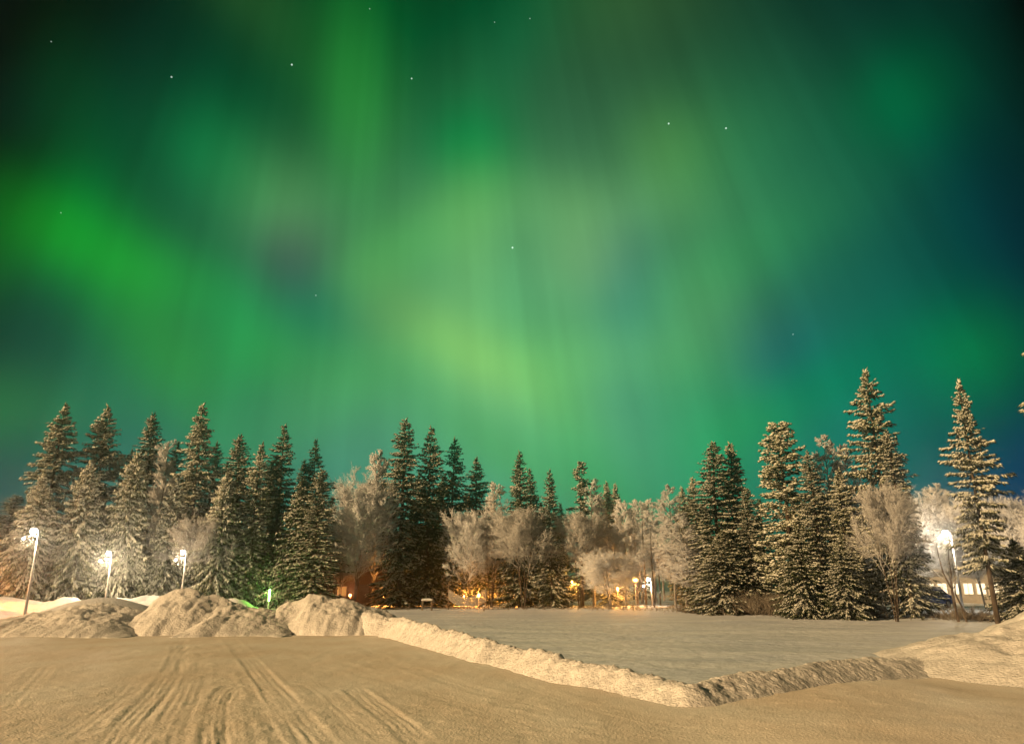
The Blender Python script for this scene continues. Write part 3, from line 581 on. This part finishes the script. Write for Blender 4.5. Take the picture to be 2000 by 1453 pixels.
TREES = [
 # left group
 ('sC', 30, 968, 60, 2.6, 'rust-red lit spruce at the far left edge behind the first lamp'),
 ('sB', 128, 792, 58, 2.3, 'tall blunt-topped spruce just right of the leaning lamp post, leftmost tall tree'),
 ('sF', 216, 795, 60, 2.5, 'pointed snow-laden spruce above the brightest lamp-lit branches'),
 ('sC', 303, 811, 64, 2.2, 'brownish spruce between the pointed snowy spruce and the pale birch'),
 ('sL', 268, 890, 56, 2.1, 'shorter snow-heavy spruce standing in front between second and third lamps'),
 ('fE', 328, 876, 61, 1.7, 'pale pinkish birch beside the brown spruce, above the third lamp'),
 ('sB', 401, 792, 60, 2.0, 'highest narrow spruce of the left group with a thin leader'),
 ('sE', 352, 866, 66, 1.9, 'dark spruce half hidden left of the highest narrow spruce'),
 ('sE', 421, 866, 66, 1.7, 'dark brown spruce half hidden right of the highest narrow spruce'),
 ('fC', 402, 1020, 57, 2.0, 'bare brown leafless tree behind the third lamp and tall snow pile'),
 ('sC', 473, 853, 60, 2.3, 'broad snowy spruce above the dip in the snow piles'),
 ('sG', 511, 868, 58, 1.5, 'slim thin-tipped spruce with pale top, over the green lamp'),
 ('sA', 557, 832, 62, 2.1, 'tall dense spruce right of the slim thin-tipped one'),
 ('sE', 619, 860, 64, 1.6, 'dark spiky spruce with little snow rising behind the small snowy spruce'),
 ('sE', 597, 900, 67, 1.4, 'smaller dark spruce tip left of the dark spiky spruce'),
 ('sC', 628, 918, 57, 2.0, 'snowy mid-height spruce at the right end of the left group'),
 ('sL', 84, 930, 54, 2.0, 'shaggy shorter spruce directly behind the leaning lamp post'),
 ('sL', 178, 905, 55, 2.1, 'shorter spruce glaring white around the second lamp'),
 ('sL', 346, 940, 57, 1.8, 'slim drooping spruce right behind the third lamp'),
 ('sL', 442, 930, 57, 2.0, 'shorter bushy spruce sweeping down to the tall snow pile'),
 ('sM', 588, 945, 58, 1.9, 'low dark spruce over the humped snow pile'),
 # middle group
 ('sE', 650, 970, 80, 1.5, 'small dark distant spruce left of the wide frosted tree'),
 ('sE', 677, 950, 84, 1.4, 'small distant spruce tip just above the wide frosted tree'),
 ('fA', 741, 892, 68, 2.4, 'pale conical frosted birch left of the tallest middle spruce'),
 ('fB', 703, 955, 60, 2.5, 'wide rounded frosted tree at the end of the humped pile'),
 ('sC', 792, 821, 62, 2.2, 'tallest spruce of the middle group with a pale left side'),
 ('sA', 843, 835, 62.5, 2.1, 'second tall middle spruce with sharp pointed tip'),
 ('sE', 885, 858, 64, 1.8, 'ragged club-topped dark spruce, third of the tall middle trio'),
 ('sA', 933, 896, 66, 2.0, 'open dark spruce standing alone between the trio and the twin spruces'),
 ('fE', 968, 953, 72, 1.8, 'pale thin birch tip right of the open dark spruce'),
 ('fB', 915, 1010, 61, 2.0, 'grey frosted tree directly above the sagging net'),
 ('fC', 962, 1025, 62, 2.0, 'darker frosted tree just right of the sagging net'),
 ('sD', 1014, 884, 62, 2.1, 'neat layered conical spruce, taller of the twin spruces'),
 ('sD', 1034, 918, 64, 1.8, 'shorter spruce tucked against the right side of the layered one'),
 ('fC', 1022, 1003, 59.5, 2.1, 'brown twiggy frosted tree in front of the twin spruces'),
 ('sD', 1075, 920, 60, 1.6, 'narrow dark spruce with snow edges, right of the twin spruces'),
 ('sE', 1096, 985, 66, 1.1, 'thin small dark spruce squeezed beside the narrow dark spruce'),
 ('pC', 1131, 905, 61, 1.1, 'lone slender pine with a tufted top above the frosted trees'),
 ('fE', 1154, 950, 63, 2.0, 'pale frosted birch against the right side of the slender pine'),
 ('fC', 1128, 1010, 60, 1.8, 'grey-brown frosted tree at the foot of the slender pine'),
 ('sG', 1182, 944, 65, 1.2, 'pale frosted spruce tip, left one of a small pair'),
 ('sG', 1203, 946, 67, 1.1, 'pale frosted spruce tip, right one of a small pair'),
 ('fA', 1215, 985, 61, 1.9, 'soft frosted tree below the pair of pale spruce tips'),
 ('fB', 1192, 1085, 57, 2.0, 'low frosted thicket tree left of the orange lamp'),
 ('fE', 1246, 985, 76, 2.0, 'far pale birch rising above the orange lamp'),
 ('fE', 1272, 984, 82, 2.2, 'far pale birch above the white lamp in the gap'),
 ('fD', 1288, 1000, 90, 2.4, 'hazy far birch filling the gap beside the weeping birch'),
 ('fD', 1306, 946, 57, 1.4, 'white weeping birch with a bent-over top right of the gap'),
 ('fD', 1330, 1000, 55, 1.5, 'frost-draped slim tree leaning on the dark right spruces'),
 # right group
 ('sG', 1330, 953, 62, 1.2, 'small spruce tip peeping out behind the weeping birch'),
 ('sG', 1355, 934, 58, 1.3, 'small snowy spruce tip left of the pair of sharp spruces'),
 ('sC', 1389, 865, 50, 2.0, 'sharp spruce, left and bulkier of the close pair'),
 ('sG', 1421, 869, 51, 1.7, 'sharp spruce, right and slimmer of the close pair'),
 ('sC', 1456, 955, 48, 1.3, 'short pointed spruce between the close pair and the round pine'),
 ('sM', 1405, 1040, 48, 2.0, 'low dark spruce in front of the close pair at the field edge'),
 ('pB', 1519, 834, 45, 1.9, 'round-headed bushy pine with snow puffs on its crown'),
 ('sC', 1579, 884, 43, 1.3, 'dark narrow spruce right of the round-headed pine'),
 ('fD', 1606, 848, 47, 1.5, 'white weeping birch with frost tassels against the blue-green sky'),
 ('fD', 1645, 866, 48, 1.2, 'white birch tassels touching the tallest right spruce'),
 ('sG', 1636, 918, 42, 1.25, 'snow-hung spruce below the weeping white birches'),
 ('sH', 1688, 724, 41, 1.45, 'tallest tree of the right group, a narrow open spruce'),
 ('sC', 1733, 843, 40, 1.25, 'spruce shouldering the right side of the tallest right spruce'),
 ('fC', 1718, 962, 37.5, 1.25, 'dense brown frosted tree in front of the tallest right spruce'),
 ('sM', 1560, 1030, 41, 1.5, 'low dark spruce at the field edge below the round-headed pine'),
 ('sM', 1640, 1050, 39.5, 1.4, 'low shadowy spruce at the field edge below the white birches'),
 ('fB', 1768, 985, 56, 2.0, 'glowing frosted tree left of the right-hand lamp'),
 ('fA', 1828, 955, 60, 2.6, 'pale conical frosted tree glowing behind the right-hand lamp'),
 ('fB', 1893, 985, 58, 2.4, 'glowing frosted tree between the right-hand lamp and thin spruce'),
 ('sI', 1868, 745, 35, 1.35, 'tall thin snowy spruce with a bare dark trunk near the right edge'),
 ('fB', 1985, 985, 54, 2.6, 'grey frosted tree cut by the right edge of the picture'),
 ('sM', 1975, 1055, 36, 1.5, 'low drooping spruce at the right edge behind the orange heap'),
 ('sH', 2056, 585, 31, 1.7, 'tall spruce mostly outside the right edge, only branch tips showing'),
 # second row, seen between the front trees
 ('sE', 165, 915, 70, 1.9, 'dim spruce in the second row between the two leftmost tall trees'),
 ('sE', 255, 880, 71, 1.9, 'dim spruce in the second row left of the brownish spruce'),
 ('sE', 378, 905, 72, 1.9, 'dim spruce filling the space under the highest narrow spruce'),
 ('sE', 447, 905, 71, 1.8, 'dim spruce in the second row left of the broad snowy spruce'),
 ('sE', 535, 900, 72, 1.8, 'dim spruce in the second row left of the tall dense spruce'),
 ('sE', 817, 925, 73, 2.0, 'dim spruce filling the space between the first two tall middle spruces'),
 ('sE', 866, 930, 73, 2.0, 'dim spruce filling the space left of the club-topped spruce'),
 ('sE', 908, 965, 74, 1.9, 'dim spruce in the second row left of the open dark spruce'),
 ('sE', 1054, 985, 74, 1.8, 'dim spruce filling the space right of the twin spruces'),
 ('sE', 1372, 985, 62, 1.6, 'dim spruce in the second row left of the close pair'),
 ('sE', 1482, 975, 56, 1.6, 'dim spruce in the second row left of the round-headed pine'),
 ('sE', 1545, 950, 55, 1.6, 'dim spruce behind the round-headed pine'),
 ('sE', 1612, 975, 53, 1.6, 'dim spruce in the second row below the white weeping birch'),
 ('sE', 1662, 950, 51, 1.5, 'dim spruce in the second row left of the tallest right spruce'),
 ('sE', 1745, 985, 50, 1.5, 'dim spruce behind the dense brown frosted tree'),
 ('fC', 668, 1080, 63, 1.6, 'low brown frosted bush in front of the orange cabin'),
]
for t_ in TREES: plant(*t_)
# slender young trunks in the gaps
def sapling(px, py, Y, label, fork=False, seed=0):
    tip = at(px, py, Y); z0 = ground_level(tip[0], Y) - .03; h = tip[2] - z0; rng = random.Random(seed)
    o = empty('sapling', (tip[0], Y, z0), label, 'young tree', 'slender bare saplings')
    b = MB()
    if fork:
        b.tube([(.05, 0, -.1), (0, 0, h * .25), (-.03, 0, h * .42)], [.075, .06, .05], 6)
        b.tube([(-.03, 0, h * .40), (-.30, .05, h * .62), (-.38, .08, h * .85), (-.36, .1, h)], [.045, .035, .025, .008], 6)
        b.tube([(-.03, 0, h * .40), (.08, .05, h * .6), (.06, .02, h * .8), (.12, 0, h * .97)], [.045, .035, .022, .008], 6)
        b.tube([(.45, 0, -.1), (.32, .03, h * .2), (.12, .05, h * .36), (.26, .1, h * .55), (.24, .1, h * .8)], [.05, .045, .035, .025, .008], 6)
    else:
        b.tube([(0, 0, -.1), (.03, 0, h * .3), (-.04, 0, h * .6), (0, 0, h)], [.085, .07, .05, .01], 6)
    b.obj('trunk', M['bark'], o)
    for k in range(16):
        c = MB()
        s = rng.uniform(.35, .97); a = rng.uniform(0, 6.28); l = rng.uniform(.3, 1.0) * (1.1 - s * .6)
        c.tube([(0, 0, h * s), (math.cos(a) * l * .6, math.sin(a) * l * .6, h * s + l * .35), (math.cos(a) * l, math.sin(a) * l, h * s + l * .5)], [.014, .010, .004], 4, cap=False)
        c.obj('branch', M['twig_brown'], o)
sapling(1270, 1030, 60, 'thin dark trunk standing beside the white lamp in the gap', seed=1)
sapling(1254, 1010, 64, 'thin dark trunk left of the white lamp in the gap', seed=2)
sapling(1238, 1000, 66, 'thin trunk above the orange lamp, leftmost trunk in the gap', seed=3)
sapling(1283, 1050, 70, 'pale thin trunk right of the white lamp in the gap', seed=4)
sapling(1846, 1060, 37, 'forked dark bare sapling in front of the right-hand lamp post', True, 5)

# low frosted undergrowth along the edge of the field
def undergrowth():
    rng = np.random.default_rng(77); n = 2600
    x = np.concatenate([rng.uniform(11, 31, n), rng.uniform(-9, 11, 420)]); y = edge_y(x) + rng.normal(-.6, .9, len(x))
    x += 0; P = np.stack([x, y, np.full(len(x), .12)], -1)
    clump = np.clip(.55 + 1.6 * vnoise(x * .5, y * .0 + 2, 9), .15, 1.3) * np.where(x < 11, .5, 1)
    D = unit(np.stack([rng.normal(0, .5, len(x)), rng.normal(0, .5, len(x)), np.ones(len(x))], -1)); L = rng.uniform(.35, .95, len(x)) * clump
    a = grow(rng, P, D, L, 6, .1, 1, .8, .6, 0); b = grow(rng, *a, 2, .1, 1, .8, .8, 0)
    parts = [stamp(CONE_V, CONE_F, p, d, l, np.full(len(p), w), np.full(len(p), w)) for (p, d, l), w in (((P, D, L), .016), (a, .012), (b, .009))]
    o = link('undergrowth', cat_mesh('undergrowth', parts, M['brush']))
    tag(o, 'low brown frosted brush along the far edge of the field', 'undergrowth', kind='stuff')
undergrowth()
# dark wood far behind
def far_wood():
    rng = np.random.default_rng(88); P, D, L, W = [], [], [], []
    for i in range(400):
        x = rng.uniform(-120, 150); y = rng.uniform(100, 140); h = rng.uniform(7.0, 10.8); r = h * .20
        k = 36; s = rng.random(k) ** .8; a = rng.uniform(0, 6.28, k); rr = r * (1 - s) + .1
        P.append(np.stack([np.full(k, x), np.full(k, y), h * s], -1)); D.append(np.stack([np.cos(a), np.sin(a), np.full(k, -.35)], -1)); L.append(rr * 1.2); W.append(np.full(k, .42) * (1.1 - s))
    P = np.vstack(P); D = np.vstack(D); L = np.concatenate(L); W = np.concatenate(W)
    o = link('distant_wood', cat_mesh('distant_wood', [stamp(TPL_V, TPL_F, P, D, L, W, W * .6)], M['far']))
    tag(o, 'dark distant wood glimpsed between the trunks', 'wood', kind='stuff')
far_wood()

# ------------------------------------------------------------------ lamps
def point(name, parent, loc, power, col, rad=.18):
    d = bpy.data.lights.new(name, 'POINT'); d.energy = power; d.color = col; d.shadow_soft_size = rad
    o = bpy.data.objects.new(name, d); COL.objects.link(o); o.parent = parent; o.location = loc; return o
def street_lamp(px, py, Y, label, power, second, k=1.0, col=(1.0, .76, .46)):
    head = at(px, py, Y); z0 = max(ground_level(head[0], Y), 0) - .05; h = head[2] - z0; x = .32 * k      # pole stands right of the head
    o = empty('street_lamp', (head[0] + x, Y, z0), label, 'street lamp', 'white street lamps around the car park')
    MB().tube([(0, 0, -.2), (0, 0, h * .25), (0, 0, h + .06)], [.085, .07, .05], 10).obj('pole', M['metal'], o, smooth=True)
    MB().tube([(0, 0, h - .05), (-x * .4, 0, h + .16), (-x, 0, h + .20)], [.04, .035, .03], 8).obj('arm', M['metal'], o, smooth=True)
    hd = MB().lathe([(.03, .26), (.09, .24), (.16 * k, .18), (.17 * k, .13), (.12 * k, .12)], 18).obj('lamp_head', M['white_metal'], o, (-x, 0, h - .02), smooth=True)
    MB().lathe([(.17 * k * math.sin(t), -.08 - .17 * k * math.cos(t) + .08) for t in np.linspace(.1, 2.6, 10)], 18).obj('lamp_glass', M['lamp_white'], hd, smooth=True)
    point('lamp_light', o, (-x, 0, h - .55), power, col)
    s = at(px + second[0], py + second[1], Y); dx = s[0] - head[0] - x; dz = s[2] - z0
    MB().tube([(0, 0, dz + .12), (dx * .6, 0, dz + .14), (dx, 0, dz + .14)], .022, 6).obj('bracket', M['metal'], o)
    h2 = MB().lathe([(.02, .11), (.05, .09), (.07, .06), (.05, .04)], 14).obj('lower_lamp_head', M['white_metal'], o, (dx, 0, dz), smooth=True)
    MB().lathe([(.07 * math.sin(t), -.02 - .07 * math.cos(t)) for t in np.linspace(.1, 2.6, 8)], 14).obj('lamp_glass', M['lamp_white'], h2, smooth=True)
    return o
street_lamp(66, 1036, 43, 'tall white street lamp on a slanting pole at the far left', 400, (-20, 15))
street_lamp(212, 1080, 50, 'white street lamp glaring among lit branches, second from the left', 900, (-17, 15), .8)
street_lamp(357, 1078, 49.5, 'white street lamp rising behind the tallest snow pile', 240, (-14, 15), .8)
street_lamp(1266, 1131, 66, 'small white street lamp in the gap between pale trunks', 220, (-9, 13), .75, (1, .80, .55))
street_lamp(1846, 1040, 51, 'bright white street lamp glowing in frosted trees on the right', 720, (-12, 10), 1.15, (1.0, .80, .55))

def globe_lamp(px, py, Y, label, power, r=.16, col=(1.0, .34, .055), glass='lamp_orange', name='globe_lamp', lift=.0):
    c = at(px, py, Y); z0 = max(ground_level(c[0], Y), 0) - .05; h = c[2] - z0
    o = empty(name, (c[0], Y, z0), label, 'globe lamp', 'small orange lamps behind the trees')
    MB().tube([(0, 0, -.1), (0, 0, h - r)], [.045, .035], 8).obj('post', M['metal'], o)
    b = MB(); b.lathe([(r * math.sin(t), -r * math.cos(t)) for t in np.linspace(.12, 3.02, 9)], 14); b.obj('globe', M[glass], o, (0, 0, h), smooth=True)
    MB().lathe([(r * .5, 0), (r * .5, .04), (.02, .07)], 10).obj('cap', M['metal'], o, (0, 0, h + r * .9))
    point('lamp_light', o, (0, -r - .12, h + .05), power * 2.1, col, .12)
    return o
globe_lamp(684, 1163, 70, 'reddish globe lamp low behind the wide frosted tree', 90, .13, (1, .30, .10), 'lamp_red')
globe_lamp(752, 1162, 66, 'yellow-white globe lamp left of the tallest middle spruce', 230, .26)
globe_lamp(847, 1164, 65, 'orange globe lamp behind the snowy table', 330, .18)
globe_lamp(908, 1166, 65, 'orange globe lamp seen over the middle of the sagging net', 240, .18)
globe_lamp(935, 1163, 64.5, 'orange globe lamp at the right end of the sagging net', 170, .17)
globe_lamp(1005, 1166, 65, 'dim orange globe lamp among trunks below the twin spruces', 620, .10)
globe_lamp(1117, 1138, 66, 'small globe lamp between the dark spruce and slender pine', 330, .13, (1, .42, .08))
globe_lamp(1206, 1150, 63, 'orange globe lamp hidden in the low frosted thicket', 260, .12, (1, .40, .07))
globe_lamp(1240, 1132, 65, 'large orange globe lamp at the left of the gap', 300, .24, (1, .38, .07))
globe_lamp(-14, 1143, 47, 'orange lamp at the far left edge beside the snow bank', 300, .2, (1, .27, .04))
globe_lamp(570, 1172, 64, 'dim orange globe lamp behind the humped snow pile', 160, .10)
globe_lamp(140, 1155, 62, 'small orange globe lamp beneath the spruces near the house', 200, .12, (1, .3, .05))
# green lamp
c = at(526, 1163, 51); z0 = .0
o = empty('green_lamp', (c[0], 51, z0), 'green-glowing lamp post in the dip between snow piles', 'lamp')
h = c[2]
MB().tube([(0, 0, -.1), (0, 0, h - .35)], .045, 8).obj('post', M['metal'], o)
MB().tube([(0, 0, h - .35), (0, 0, h + .40)], .06, 10).obj('glass_tube', M['lamp_green'], o, smooth=True)
MB().lathe([(.09, 0), (.09, .03), (.02, .08)], 10).obj('cap', M['metal'], o, (0, 0, h + .41))
point('lamp_light', o, (0, -.25, h + .1), 130, (.38, 1.0, .12))

# ------------------------------------------------------------------ buildings behind the trees
def cabin(px0, px1, Y, eave, ridge, label, cat, wall, win_mat, wins, name, depth=6.0, door=None):
    a = at(px0, 1150, Y); b = at(px1, 1150, Y); w = b[0] - a[0]; z0 = .0
    o = empty(name, (a[0], Y, z0), label, cat)
    MB().box(0, w, 0, depth, -.2, eave).obj('wall', M[wall], o)
    r = MB().prism([(-.4, eave - .05), (-.4, eave + .07), (w/2, ridge + .07), (w + .4, eave + .07), (w + .4, eave - .05), (w/2, ridge - .05)], -.45, depth + .45)
    if ridge > eave + .4:
        MB().prism([(0, eave), (w, eave), (w/2, ridge - .06)], .003, .2).obj('gable', M[wall], o)
    rf = r.obj('roof', M['wood'], o)
    MB().prism([(-.42, eave + .075), (-.42, eave + .30), (w/2, ridge + .36), (w + .42, eave + .30), (w + .42, eave + .075), (w/2, ridge + .075)], -.5, depth + .5).obj('roof_snow', M['snow'], rf)
    for (x0, x1, z1, z2) in wins:
        x0 *= w; x1 *= w
        f = MB(); t = .08
        f.box(x0, x1, -.05, -.003, z1, z1 + t).box(x0, x1, -.05, -.003, z2 - t, z2).box(x0, x0 + t, -.05, -.003, z1 + t, z2 - t).box(x1 - t, x1, -.05, -.003, z1 + t, z2 - t)
        f.box((x0 + x1) / 2 - .025, (x0 + x1) / 2 + .025, -.045, -.003, z1 + t, z2 - t)
        fo = f.obj('window', M['frame'], o)
        MB().box(x0 + t, x1 - t, -.02, -.005, z1 + t, z2 - t).obj('pane', M[win_mat], fo)
    if door:
        x0, x1 = door[0] * w, door[1] * w
        d = MB().box(x0, x1, -.06, -.003, 0, 2.05).obj('door', M['wood'], o)
        MB().box(x1 - .16, x1 - .06, -.10, -.06, 1.0, 1.05).obj('handle', M['metal'], d)
    return o
cabin(640, 775, 76, 2.5, 4.2, 'timber cabin glowing orange behind the wide frosted tree', 'cabin', 'plank', 'window_warm', [(.12, .28, .9, 1.9), (.74, .9, .9, 1.9)], 'cabin', door=(.45, .6))
cabin(872, 990, 78, 2.5, 4.0, 'timber cabin glowing orange behind the sagging net', 'cabin', 'plank', 'window_warm', [(.1, .25, .9, 1.9), (.40, .55, .9, 1.9), (.72, .87, .9, 1.9)], 'cabin')
cabin(95, 205, 72, 4.0, 6.2, 'gabled house with a red-orange window behind the left spruces', 'house', 'plank', 'window_warm', [(.12, .26, .9, 2.0), (.55, .70, .9, 2.0), (.50, .64, 3.4, 4.6)], 'house', door=(.35, .47))
nw = 13
cabin(1745, 2080, 80, 3.0, 3.5, 'long low pale building with a row of bright windows on the right', 'building', 'wall_pale', 'window',
      [(.03 + i * .075, .03 + i * .075 + .06, 1.05, 2.25) for i in range(nw)], 'long_building', depth=9, door=None)
# ------------------------------------------------------------------ blue car parked behind the right trees
c = at(1812, 1184, 60); gz = max(ground_level(c[0], 60), 0)
o = empty('parked_car', (c[0], 60, gz), 'blue parked car with snow on its roof behind right-hand trunks', 'car', rz=math.radians(28))
prof = [(-2.05, .32), (-2.08, .62), (-1.95, .82), (-1.05, .92), (-.45, 1.36), (.85, 1.40), (1.55, .98), (2.0, .90), (2.06, .55), (2.02, .30)]
MB().prism(prof, -.83, .83).obj('body', M['blue_paint'], o)
for sgn in (-1, 1):
    y0, y1 = (-.845, -.834) if sgn < 0 else (.834, .845)
    MB().prism([(-.85, .95), (-.38, 1.29), (.18, 1.32), (.18, .97)], y0, y1).obj('side_window', M['glass'], o)
    MB().prism([(.26, .97), (.26, 1.32), (.80, 1.32), (1.35, .98)], y0, y1).obj('side_window', M['glass'], o)
    for wx in (-1.3, 1.3):
        wh = MB()
        wh.tube([(wx, sgn * .66, .31), (wx, sgn * .86, .31)], .31, 18); tyre = wh.obj('wheel', M['dark'], o)
        MB().tube([(wx, sgn * .861, .31), (wx, sgn * .875, .31)], .19, 14).obj('rim', M['metal'], tyre)
    MB().box(-2.10, -2.06, sgn * .72 - .12, sgn * .72 + .12, .60, .74).obj('headlight', M['white_metal'], o)
MB().prism([(-.48, 1.385), (-.40, 1.50), (.78, 1.54), (.90, 1.41)], -.78, .78).obj('roof_snow', M['snow'], o)
# ------------------------------------------------------------------ sagging net between two posts
YN = 57.5
pl = at(876, 1186, YN); pr = at(949, 1186, YN); gz = ground_level(pl[0], YN)
o = empty('sagging_net', (pl[0], YN, gz), 'pale net sagging between two thin posts at the far field edge', 'net')
wN = pr[0] - pl[0]; zt = lambda py: float(at(910, py, YN)[2]) - gz
MB().tube([(0, 0, -.3), (-.01, 0, zt(1136))], [.04, .03], 8).obj('post', M['wood'], o)
MB().tube([(wN, 0, -.3), (wN + .03, 0, zt(1148))], [.04, .03], 8).obj('post', M['wood'], o)
b = MB(); nx, nz = 34, 11
def netp(i, j):
    u = i / nx; v = j / nz
    top = np.interp(u, [0, .15, .33, .5, .68, .85, 1], [zt(1151), zt(1159), zt(1165), zt(1167), zt(1165), zt(1158), zt(1150)])
    bot = np.interp(u, [0, .15, .33, .5, .68, .85, 1], [zt(1170), zt(1178), zt(1183), zt(1184.5), zt(1183), zt(1179), zt(1174)])
    return (wN * u, -.03 - .22 * math.sin(u * math.pi) * (1 - .3 * v), float(top + (bot - top) * v))
for j in range(nz + 1): b.tube([netp(i, j) for i in range(nx + 1)], .022 if j in (0, nz) else .013, 4)
for i in range(nx + 1): b.tube([netp(i, j) for j in range(nz + 1)], .013, 4)
b.obj('netting', M['net'], o)
# ------------------------------------------------------------------ snowy table
c = at(834, 1186, 57); gz = ground_level(c[0], 57)
o = empty('garden_table', (c[0], 57, gz), 'small snow-topped wooden table left of the sagging net', 'table')
for i in range(4): MB().box(-.40, .40, -.34 + i * .175, -.34 + i * .175 + .155, .64, .68).obj('board', M['wood'], o)
for sx in (-1, 1):
    for sy in (-1, 1): MB().box(sx * .34 - .035, sx * .34 + .035, sy * .28 - .035, sy * .28 + .035, -.1, .638).obj('leg', M['wood'], o)
MB().box(-.30, .30, -.25, .25, .26, .30).obj('shelf', M['wood'], o)
MB().prism([(-.41, .683), (-.38, .78), (-.2, .83), (.2, .83), (.38, .78), (.41, .683)], -.35, .35).obj('snow_cap', M['snow'], o)
# stake in the field
c = ground(945, 1193, .13); gz = ground_level(c[0], c[1])
o = empty('marker_stake', (c[0], c[1], gz), 'short dark stake sticking out of the field snow below the net', 'stake')
MB().tube([(0, 0, -.15), (.01, 0, .16), (.03, 0, .34)], [.045, .04, .03], 7).obj('stick', M['bark'], o)
MB().lathe([(.10, -.02), (.085, .03), (.03, .07)], 9).obj('snow_cap', M['snow'], o, (.03, 0, .34))

# ------------------------------------------------------------------ frosty air
hz = MB().box(-1510, 1510, -310, 2510, -1.2, 22.0)
m_ = bpy.data.materials.new('frosty_air'); m_.use_nodes = True; t = m_.node_tree; t.nodes.clear()
ou = t.nodes.new('ShaderNodeOutputMaterial'); pv = t.nodes.new('ShaderNodeVolumePrincipled'); t.links.new(pv.outputs[0], ou.inputs['Volume'])
pv.inputs['Color'].default_value = (.92, .93, .95, 1); pv.inputs['Density'].default_value = .0024; pv.inputs['Anisotropy'].default_value = .93
o = hz.obj('haze', m_); tag(o, 'thin frosty night air over the whole place', 'haze', kind='stuff')
